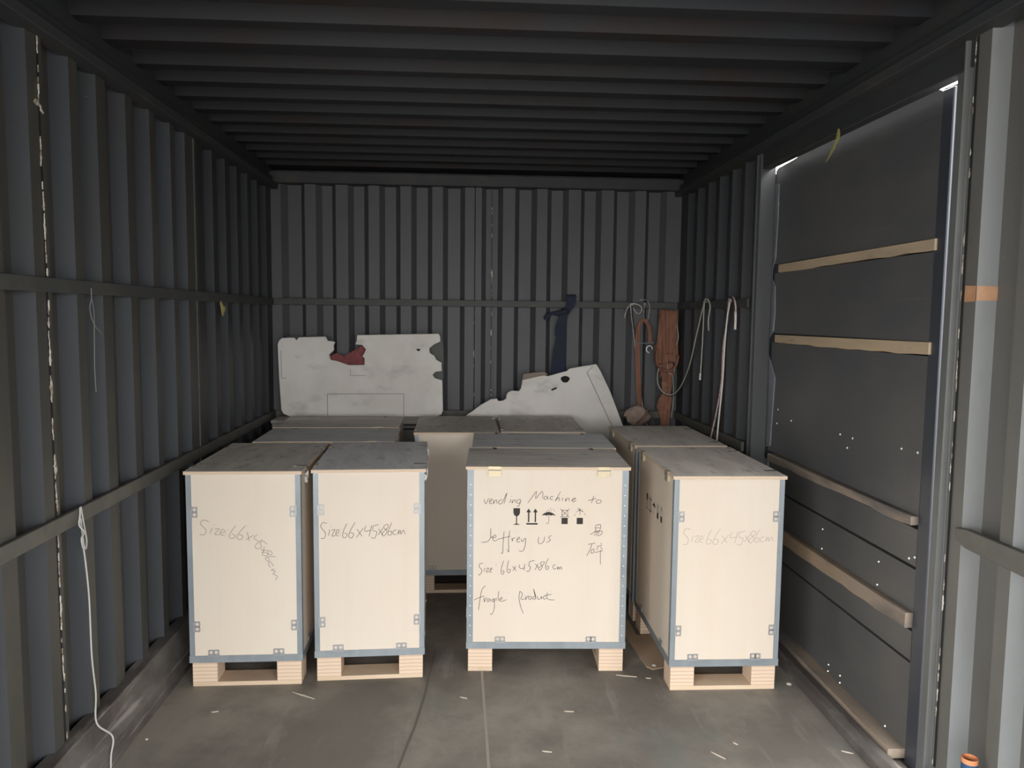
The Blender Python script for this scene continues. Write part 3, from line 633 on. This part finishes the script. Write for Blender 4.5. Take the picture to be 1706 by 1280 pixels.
# access hatch scored in the board's lower middle and stiffening lines
b = MB(); yb_ = 4.8125
def line(b, x0, z0, x1, z1, wd=.004, y=yb_, th=.003):
    dx, dz = x1-x0, z1-z0; m = math.hypot(dx, dz); nx, nz = -dz/m*wd/2, dx/m*wd/2
    b.prism([(x0-nx, z0-nz), (x1-nx, z1-nz), (x1+nx, z1+nz), (x0+nx, z0+nz)], lambda a, z, d: (a, d, z), y, y+th)
SC = mat('scored_line', (0.33, 0.31, 0.29), .8)
line(b, -.842, .975, -.374, .978); line(b, -.842, .975, -.842, .84); line(b, -.374, .978, -.374, .84); line(b, -.70, 1.13, -.70, 1.09, .003); line(b, -.70, 1.09, -.61, 1.09, .003)
line(b, -1.118, 1.07, -1.12, 1.24, .003); line(b, -1.09, 1.07, -1.118, 1.07, .003)
b.build('scored_lines', SC, bd)
MB().prism([(-.297,1.257),(-.271,1.258),(-.276,1.244),(-.291,1.246)], lambda a, z, d: (a, d, z), 4.811, 4.8135).build('small_hole', BLACK, bd)
b = MB(); rc = [(-.845,1.16),(-.838,1.205),(-.79,1.226),(-.756,1.197),(-.70,1.235),(-.634,1.272),(-.600,1.25),(-.590,1.13),(-.72,1.12)]
n0 = (-.70, 1.18)
for i in range(len(rc)):
    p, q = rc[i], rc[(i+1) % len(rc)]
    b.face([(p[0], 4.862+.010*math.sin(i*2.2), p[1]), (q[0], 4.862+.010*math.sin((i+1 if i+1 < len(rc) else 0)*2.2), q[1]), (n0[0], 4.850, n0[1])])
    b.face([(q[0], 4.880, q[1]), (p[0], 4.880, p[1]), (n0[0], 4.885, n0[1])])
    b.face([(p[0], 4.862+.010*math.sin(i*2.2), p[1]), (p[0], 4.88, p[1]), (q[0], 4.88, q[1]), (q[0], 4.862+.010*math.sin((i+1 if i+1 < len(rc) else 0)*2.2), q[1])])
tag(b.build('red_cloth', REDC), 'dusty red cloth showing through the notch of the upright white board', 'cloth')
tag(bevel(bpoly([(-1.10,.86),(-1.10,1.325),(-.86,1.332),(-.855,1.15),(-.45,1.15),(-.43,1.345),(-.135,1.34),(-.128,1.17),(-.132,1.05),(-.134,.90),(-.3,.85)], 4.888, 4.896, 'backing_sheet', GREENS), .001), 'grey-green sheet behind the upright white board, seen at its right-hand notches', 'sheet')
# grey box behind the back row carries the upright board
gb = empty('grey_box', (-.56, 4.76, 0)); tag(gb, 'low grey box between the rear crates and the back wall, carrying the upright board', 'box')
bevel(MB().box(-.58, .28, -.12, .13, 0, .815).build('box_body', PALEB, gb), .004)
for z in (.820,): bevel(MB().box(-.585, .283, -.123, .135, .815, .834).build('box_lid', PALEB, gb), .002)
for z in (.778, .803): MB().box(.10, .281, -.1215, -.1195, z, z+.008).build('dark_band', BLACK, gb)

br = [(.012,.846),(.05,.872),(.104,.913),(.165,.948),(.204,.953),(.213,.937),(.240,.940),(.261,.953),(.263,.975),(.272,.992),(.296,1.003),(.34,1.000),(.352,1.015),(.357,1.040),(.364,1.090),(.430,1.097),(.488,1.099),(.524,1.095),(.580,1.112),(.638,1.127),(.656,1.143),(.740,1.158),(.824,1.172),(.851,1.128),(.917,.996),(1.002,.782),(1.008,.76),(.70,.02),(.30,.22)]
bo = tag(bpoly(br, 4.79, 4.812, 'torn_board', WHITEB, lean=.0), 'tilted dirty white board with a torn upper edge and a small dark hole', 'board'); bevel(bo, .002)
hole = [(.629+.028*math.cos(a)*(1+.12*math.sin(3*a)), 1.076+.021*math.sin(a)) for a in [k*math.pi/6 for k in range(12)]]
MB().prism(hole, lambda a, z, d: (a, d, z), 4.7870, 4.7895).build('dark_hole', BLACK, bo)
MB().prism([(.541,1.012),(.574,1.027),(.579,1.018),(.547,1.003)], lambda a, z, d: (a, d, z), 4.7870, 4.7895).build('small_tear', BLACK, bo)
MB().prism([(.362,1.070),(.366,1.106),(.430,1.116),(.500,1.121),(.520,1.104),(.45,1.09)], lambda a, z, d: (a, d, z), 4.7862, 4.7895).build('lifted_edge_strip', WOOD_D, bo)
b = MB(); line(b, .765, 1.12, 1.02, .60, .005, 4.7872, .003); line(b, .80, 1.155, .765, 1.12, .003, 4.7872, .003); b.build('fold_line', SC, bo)

# hanging things: all on pegs or on the rails
def rope(strands, name, lab, cat, group=None, smooth=True, n=6):
    root = empty(name, strands[0][1][0]); tag(root, lab, cat, group); o0 = Vector(strands[0][1][0])
    for nm, pts, r, m in strands:
        p = smooth_pts([Vector(q)-o0 for q in pts], n); MB().tube(p, r, 7).build(nm, m, root, smooth=True)
    return root
YR = YB-.020
def yy(pts, y=YR): return [(a, y, z) for a, z in pts]
def peg(loc, d, name='peg', par=None):
    return MB().tube([loc, tuple(Vector(loc)+Vector(d))], .004, 8).build(name, STEEL2, par)
for loc, d in (((1.071, YB-.012, 1.545), (0, -.03, 0)), ((1.150, YB-.012, 1.550), (0, -.03, 0)), ((1.300, YB-.012, 1.510), (0, -.05, 0))): peg(loc, d, 'rail_peg', wb)
for loc, d in (((XR-.012, 4.30, 1.555), (-.03, 0, 0)), ((XR-.012, 3.885, 1.550), (-.03, 0, 0))): peg(loc, d, 'rail_peg', wr)
peg((.655, YB-.012, 1.55), (0, -.03, 0), 'rail_peg', wb)
off = lambda pts, dx, dy=0, dz=0: [(x+dx, y+dy, z+dz) for x, y, z in pts]
a1 = yy([(1.024,1.461),(1.032,1.500),(1.048,1.532),(1.071,1.553),(1.100,1.550),(1.126,1.537),(1.134,1.512),(1.118,1.490),(1.094,1.499),(1.078,1.530)])
a2 = yy([(1.062,1.556),(1.066,1.49),(1.083,1.376),(1.113,1.16),(1.146,.942),(1.189,.761),(1.20,.70)])
rope([('loop', a1, .0038, ROPEL), ('strand', a2, .0035, ROPEL), ('dark_strand', off(a2, .008, .004), .0035, ROPED)], 'thin_rope', 'thin light and dark rope knotted on the back rail, hanging left of the brown straps', 'rope')
rope([('wire', yy([(1.120,1.577),(1.160,1.577),(1.180,1.555),(1.184,1.52),(1.178,1.47),(1.175,1.446)]), .0022, ROPEL)], 'bent_wire', 'thin pale wire bent like a hook above the short brown strap', 'wire')
# short strap with buckle
st = empty('short_strap', (1.144, YR, 1.45)); tag(st, 'narrow brown strap looped over the rail with steel buckle, left of the big strap bundle', 'strap')
def lp(pts): return [(x-1.144, y-YR, z-1.45) for x, y, z in pts]
MB().band(smooth_pts(lp(yy([(1.140,1.452),(1.124,1.43),(1.113,1.39),(1.110,1.30),(1.116,1.15),(1.130,.95),(1.145,.83),(1.165,.74)], YR-.004))), lambda t: .022+.014*t, .003).build('long_tail', STRAP, st)
MB().band(smooth_pts(lp(yy([(1.140,1.452),(1.162,1.44),(1.180,1.41),(1.190,1.36),(1.190,1.306)], YR-.007))), .022, .003).build('short_tail', STRAP, st)
MB().tube(lp(yy([(1.150,1.56),(1.148,1.50),(1.146,1.452)], YR-.004)), .002, 6).build('hanging_wire', ROPEL, st)
bk = MB().tube(lp(yy([(1.100,1.300),(1.215,1.303)], YR-.012)), .0035, 8).build('bar', STEEL2, st)
MB().tube(smooth_pts(lp(yy([(1.188+.020*math.cos(a*.785), 1.262+.022*math.sin(a*.785)) for a in range(7)], YR-.012))), .0040, 7).build('buckle_ring', RIVET, st, smooth=True)
# strap bundle
sb = empty('strap_bundle', (1.30, YR, 1.5)); tag(sb, 'thick bundle of brown lashing strap folded over a peg on the back wall', 'strap')
def lb(pts): return [(x-1.30, y-YR, z-1.5) for x, y, z in pts]
random.seed(5)
loops = [(1.270, 1.255, 1.195, .044, 0), (1.296, 1.288, 1.170, .046, 1), (1.326, 1.322, 1.185, .046, 2), (1.345, 1.352, 1.215, .034, 0), (1.300, 1.305, 1.235, .048, 3), (1.262, 1.240, 1.170, .036, 1)]
for i, (xt, xb, zb_, wd, lay) in enumerate(loops):
    y = YR-.010-.011*lay
    p = [(xt, y+.014, 1.46), (xt, y+.004, 1.505+.002*i), (xt, y-.012, 1.495), (xt*.8+xb*.2, y-.020, 1.44), (xb*.6+xt*.4, y-.022, 1.34), (xb, y-.024, zb_+.05), (xb+.004, y-.018, zb_+.008), (xb+.004, y-.004, zb_), (xb, y+.006, zb_+.03), (xb, y+.010, zb_+.12)]
    MB().band(smooth_pts(lb(p)), wd).build('strap_loop', STRAP, sb, smooth=False)
MB().tube(smooth_pts(lb([(a, YR-.044, z) for a, z in [(1.232,1.27),(1.226,1.20),(1.245,1.150),(1.30,1.125),(1.350,1.155),(1.368,1.225)]])), .019, 8, flat=.45).build('wrap', STRAP, sb, smooth=True)
MB().band(smooth_pts(lb([(1.290,YR-.026,1.17),(1.300,YR-.034,1.10),(1.292,YR-.022,1.04),(1.302,YR-.026,.965),(1.285,YR-.034,.90),(1.284,YR-.022,.85),(1.292,YR-.022,.78),(1.295,YR-.020,.72)])),
          lambda t: .066+.026*math.sin(t*math.pi*4+.9), .007).build('knotted_tail', STRAP, sb)
MB().band(smooth_pts(lb([(1.318,YR-.036,1.12),(1.322,YR-.040,1.04),(1.312,YR-.034,.96),(1.318,YR-.030,.86),(1.313,YR-.024,.78),(1.314,YR-.022,.73)])), .024, .003).build('tail', STRAP, sb)
MB().tube(smooth_pts(lb([(a, YR-.046, z) for a, z in [(1.250,1.085),(1.265,1.12),(1.305,1.132),(1.348,1.105)]])), .013, 8, flat=.5).build('tie', STRAP, sb, smooth=True)
# cable: loops round the bundle and swings over to the peg on the right wall
XQ = XR-.026
c1 = [(1.351,YR-.012,1.475),(1.375,YR-.012,1.44),(1.395,YR-.02,1.40),(1.352+.016,YR-.03,1.34),(1.355,YR-.03,1.287)]
c1 = [(1.345,YR-.030,1.475),(1.352,YR-.032,1.44),(1.358,YR-.04,1.40),(1.362,YR-.055,1.34),(1.350,YR-.055,1.29)]
c2 = [(1.345,YR-.04,1.24),(1.352,YR-.04,1.18),(1.345,YR-.045,1.125),(1.325,YR-.045,1.105),(1.305,YR-.045,1.125),(1.300,YR-.045,1.17)]
cm = [(1.252,YR-.045,1.16),(1.236,YR-.05,1.109),(1.238,YR-.055,1.044),(1.266,YR-.06,.995),(1.305,YR-.085,.975),(1.335,YR-.13,.995),(XQ-.005,4.70,1.065),(XQ,4.582,1.182),(XQ,4.479,1.337),(XQ,4.381,1.485),(XQ,4.335,1.550),(XQ,4.30,1.568),(XQ,4.262,1.560)]
ce = [(XQ-.002,4.270,1.572),(XQ-.002,4.305,1.574),(XQ-.002,4.326,1.552),(XQ-.002,4.331,1.457),(XQ-.002,4.339,1.294),(XQ-.002,4.356,1.135)]
cs = [(XQ,4.270,1.572),(XQ,4.245,1.558),(XQ,4.225,1.522),(XQ,4.248,1.457),(XQ,4.237,1.396)]
ct = [(1.340,YR-.03,1.10),(1.348,YR-.03,1.0),(1.346,YR-.03,.90),(1.335,YR-.03,.82)]
cb = empty('cable', (1.30, YR, 1.2)); tag(cb, 'grey-green cable swinging from the strap bundle to the peg on the right wall', 'cable')
o0 = Vector((1.30, YR, 1.2))
for nm, p, r, m in (('loop', c1, .0036, ROPEG), ('loop', c2, .0036, ROPEG), ('main_run', cm, .0042, ROPEG), ('dark_run', off(cm, .003, .006, -.007), .0036, ROPED), ('hanging_end', ce, .0042, ROPEG), ('dark_end', off(ce, .003, .010, 0), .0036, ROPED), ('short_end', cs, .0042, ROPEG), ('tail', ct, .003, ROPEG)):
    MB().tube(smooth_pts([Vector(q)-o0 for q in p]), r, 7).build(nm, m, cb, smooth=True)
MB().tube([Vector((XQ-.002,4.356,1.150))-o0, Vector((XQ-.002,4.360,1.112))-o0], .0062, 8).build('plug', ROPEW, cb)
xx = lambda pts, dx=0: [(XQ+dx, a, z) for a, z in pts]
pk = [(3.815,1.425),(3.818,1.518),(3.845,1.563),(3.880,1.572),(3.921,1.560),(3.936,1.459),(3.986,1.308),(3.994,1.13),(4.060,.959),(4.135,.82),(4.16,.76)]
pw = [(3.859,1.565),(3.890,1.545),(3.923,1.459),(3.947,1.31),(3.960,1.133),(3.995,.95),(4.020,.806),(4.03,.74)]
rope([('strand', xx(pk), .0046, ROPEP), ('dark_strand', off(xx(pk), -.007, .008, 0), .0040, ROPED), ('strand', xx(pw, -.006), .0046, ROPEW), ('strand', xx([(3.818,1.50),(3.814,1.45),(3.816,1.41)]), .0062, ROPEW)],
     'pink_white_rope', 'pink and white rope hanging on the right wall next to the side door post', 'rope')
# tan bag
b = MB(); random.seed(11)
prof = [(0, .03), (.02, .055), (.055, .07), (.09, .06), (.115, .035), (.125, .01)]
for i in range(len(prof)-1):
    for k in range(14):
        def P(i, k):
            z, r = prof[i]; a = 2*math.pi*(k % 14)/14; q = 1+.18*math.sin(k % 14*2.3+i*1.7)
            return (r*1.15*q*math.cos(a), r*.55*q*math.sin(a), z)
        b.face([P(i, k), P(i, k+1), P(i+1, k+1), P(i+1, k)])
b.face([P(len(prof)-1, k) for k in range(14)]); b.face([P(0, k) for k in range(14)][::-1])
bag = tag(b.build('crumpled_bag', BAGM, smooth=True, loc=(1.105, 4.850, .782)), 'crumpled tan bag tied with brown strap, lying against the back wall behind the crates', 'bag')
MB().tube(smooth_pts([(.055, -.05, .11), (.03, -.055, .06), (-.015, -.05, .015), (-.03, -.045, -.02)]), .009, 7, flat=.5).build('brown_tie', STRAP, bag, smooth=True)
bevel(MB().box(1.02, 1.30, 4.815, 4.895, 0, .772).build('storage_box', PALEB), .004)
tag(bpy.data.objects['storage_box'], 'box tucked behind the right crates, under the crumpled bag', 'box')
# blue cloth over the rail
bc = empty('blue_cloth', (.655, YR, 1.55)); tag(bc, 'dark blue cloth knotted on the upper back rail above the tilted board', 'cloth')
def bcl(pts): return smooth_pts([(x-.655, y, z-1.55) for x, y, z in pts])
MB().band(bcl([(.672,-.004,1.600),(.674,-.030,1.592),(.672,-.034,1.550),(.655,-.030,1.510),(.630,-.024,1.470),(.612,-.020,1.400),(.606,-.018,1.340)]), lambda t: .050+.012*math.sin(t*9), .012).build('knot_end', BLUEC, bc)
MB().tube(bcl([(.655,-.022,1.505),(.60,-.026,1.488),(.555,-.022,1.486),(.528,-.018,1.470),(.518,-.014,1.445)]), lambda t: .024+.008*math.sin(t*9), 9, flat=.6).build('side_end', BLUEC, bc, smooth=True)
MB().band(bcl([(.626,-.020,1.46),(.618,-.014,1.38),(.614,-.012,1.30),(.604,-.014,1.22),(.598,-.012,1.08)]), lambda t: .040+.055*t, .010).build('hanging_tail', BLUEC, bc)
# ================================================================== LEFT WALL BITS
XS = XL+.020
cd = [(2.414,.866),(2.411,.84),(2.404,.813),(2.406,.790),(2.389,.776),(2.393,.75),(2.403,.721),(2.421,.579),(2.424,.389),(2.441,.256),(2.412,.174),(2.445,.111),(2.430,.055),(2.425,.010)]
pts = [(XS+.004 if z > .80 else max(XS, -1.163) if z > .2 else (-1.150 if z > .15 else -1.118), y*1.0 if 0 else y, z) for y, z in cd]
rope([('cord_run', pts, .0028, CORD), ('loose_end', [(XS+.004, y, z) for y, z in [(2.418,.867),(2.428,.827),(2.440,.78),(2.446,.751),(2.440,.728),(2.429,.74),(2.420,.79),(2.414,.832)]], .0028, CORD)], 'white_cord', 'white cord looped on the lower rail of the left wall, hanging down to the floor', 'cord')
s1 = [(2.558,1.54),(2.558,1.507),(2.545,1.48),(2.552,1.448),(2.569,1.424),(2.568,1.397),(2.566,1.349),(2.562,1.286),(2.566,1.207)]
s2 = [(2.558,1.507),(2.570,1.475),(2.571,1.445),(2.574,1.421),(2.600,1.405),(2.625,1.393)]
XT = XL+.014
rope([('thread', [(XT, y, z) for y, z in s1], .0013, STRING), ('thread', [(XT, y, z) for y, z in s2], .0010, STRING)], 'loose_string', 'thin grey string dangling from the upper rail of the left wall', 'string')
def leaf(name, pts, x, m, lab):
    b = MB(); n = len(pts); c = (sum(p[0] for p in pts)/n, sum(p[1] for p in pts)/n)
    for i in range(n):
        p, q = pts[i], pts[(i+1) % n]
        b.face([(x, p[0], p[1]), (x, q[0], q[1]), (x+.008, *c)]); b.face([(x-.001, q[0], q[1]), (x-.001, p[0], p[1]), (x+.006, *c)]); b.face([(x, q[0], q[1]), (x, p[0], p[1]), (x-.001, p[0], p[1]), (x-.001, q[0], q[1])])
    return tag(b.build(name, m), lab, 'leaf')
leaf('dry_leaf', [(3.862,1.520),(3.890,1.525),(3.905,1.50),(3.95,1.50),(3.958,1.480),(3.935,1.470),(3.915,1.450),(3.895,1.452),(3.880,1.48)], XL+.0135, LEAF, 'dry yellow leaf stuck to the left wall below the upper rail')
xg = XR+.001
lf = empty('hanging_leaves', (xg, 2.93, 2.165)); tag(lf, 'yellow-green leaves hanging from the side door header', 'leaf')
for pl in ([(0,0),(.010,-.03),(.004,-.055),(-.008,-.03)], [(-.010,.0),(-.004,-.02),(-.012,-.040),(-.018,-.02)], [(.012,-.035),(.040,-.06),(.085,-.105),(.050,-.085),(.020,-.065)]):
    b = MB(); b.prism(pl, lambda a, z, d: (d, a, z), -.006, -.004); b.build('leaf_blade', LEAFG, lf)
MB().tube([(-.004, 0, .0), (-.004, .004, -.02), (-.005, .014, -.045)], .0012, 5).build('stalk', LEAFG, lf)
bpy.data.objects['hanging_leaves'].location = (xg+.0, 2.86, 2.168)

# blue tube with orange core against the right wall
tb = empty('cardboard_tube', (1.318, 1.850, 0)); tag(tb, 'blue tube with an orange core leaning in the lower right corner', 'tube')
axis = (.02, 0, .332)
b = MB(); n = 20
for (r0, z0, r1, z1, mi) in ((.0195, 0, .0195, .318, 0), (.0198, .318, .0200, .331, 1), (.0200, .331, .0172, .331, 1), (.0172, .331, .0172, .20, 1)):
    for k in range(n):
        a0, a1 = 2*math.pi*k/n, 2*math.pi*(k+1)/n
        b.face([(r0*math.cos(a0)+.01*z0, r0*math.sin(a0), z0), (r0*math.cos(a1)+.01*z0, r0*math.sin(a1), z0), (r1*math.cos(a1)+.01*z1, r1*math.sin(a1), z1), (r1*math.cos(a0)+.01*z1, r1*math.sin(a0), z1)], mi)
b.face([(.0172*math.cos(2*math.pi*k/n), .0172*math.sin(2*math.pi*k/n), .2) for k in range(n)], 1)
b.build('tube_body', [TUBEO, TUBEI], tb, smooth=True)

# ================================================================== ON THE FLOOR
cbp = [(.73,3.60),(.745,3.42),(.761,3.22),(.771,3.10),(.790,3.073),(.842,3.088),(.90,3.10),(1.02,3.12),(1.02,3.42),(.80,3.42),(.80,3.60)]
cbo = MB().prism(cbp, lambda x, y, d: (x, y, d), .0005, .004).build('cardboard_sheet', CARD); tag(cbo, 'flat piece of brown cardboard lying under the crates by the side door', 'cardboard')
pb = [(.805, 3.105, .009), (1.311, 2.926, .010), (-1.085, 2.62, .006)]
labs = ['pale pebble on the brown cardboard beside the crate by the side door', 'pale pebble on the floor near the side door sill', 'tiny pale pebble on the floor beside the left kick beam']
for (x, y, r), l in zip(pb, labs):
    b = MB()
    for i in range(4):
        for k in range(8):
            def Q(i, k):
                th = math.pi/2*i/4; a = 2*math.pi*(k % 8)/8; q = r*(1+.15*math.sin(k % 8*2.1+i)); return (q*math.cos(th)*math.cos(a), q*math.cos(th)*math.sin(a), r*.7*math.sin(th))
            b.face([Q(i, k), Q(i, k+1), Q(i+1, k+1), Q(i+1, k)] if i < 3 else [Q(i, k), Q(i, k+1), (0, 0, r*.7)])
    tag(b.build('pebble', PEB, loc=(x, y, .0042 if y > 3.0 else .0002), smooth=True), l, 'pebble')
sp = [((-.660,2.938), (-.564,2.880), 'long pale wood splinter on the floor in front of the two left crates'),
      ((-.010,2.873), (.018,2.860), 'short wood splinter on the floor left of the light floor seam, before the lettered crate'),
      ((-.923,2.795), (-.898,2.801), 'small wood splinter on the floor before the crate at the left wall'),
      ((.628,3.032), (.711,3.011), 'pale wood splinter on the floor by the right foot of the lettered crate'),
      ((.378,2.749), (.414,2.744), 'wood splinter on the open floor in front of the lettered crate, right of the seam'),
      ((.269,2.488), (.302,2.480), 'wood splinter on the floor nearest the camera, right of the light seam'),
      ((1.288,2.445), (1.322,2.427), 'wood splinter lying beside the side door sill'),
      ((.936,2.513), (.948,2.497), 'tiny wood splinter on the floor in front of the crate by the side door'),
      ((.841,2.459), (.876,2.414), 'thin wood splinter on the floor, lowest before the crate by the side door'),
      ((.745,3.000), (.765,2.996), 'tiny wood chip between the lettered crate and the one by the side door')]
for (xa, ya), (xb, yb), l in sp:
    L = math.hypot(xb-xa, yb-ya); w_ = .0022 + L*.012
    o = MB().prism([(0, 0), (L*.4, -w_), (L, -w_*.3), (L, w_*.3), (L*.5, w_)], lambda x, y, d: (x, y, d), .0003, .0025).build('wood_splinter', SPLINT, loc=(xa, ya, 0))
    o.rotation_euler = (0, 0, math.atan2(yb-ya, xb-xa)); tag(o, l, 'splinter', 'wood splinters scattered on the floor')
# loose strap between the two crates on the right
stp = [(.802, 3.556, .86), (.801, 3.556, .5), (.799, 3.552, .22), (.797, 3.548, .06)]
b = MB().tube(smooth_pts([(x-.802, y-3.556, z-.86) for x, y, z in stp]), .0045, 6, flat=.35)
tag(b.build('steel_strap', mat('strap_pale_green', (.42, .44, .38), .5), loc=(.799, 3.562, .852)), 'pale metal strap hanging down between the two crates by the side door', 'strap')
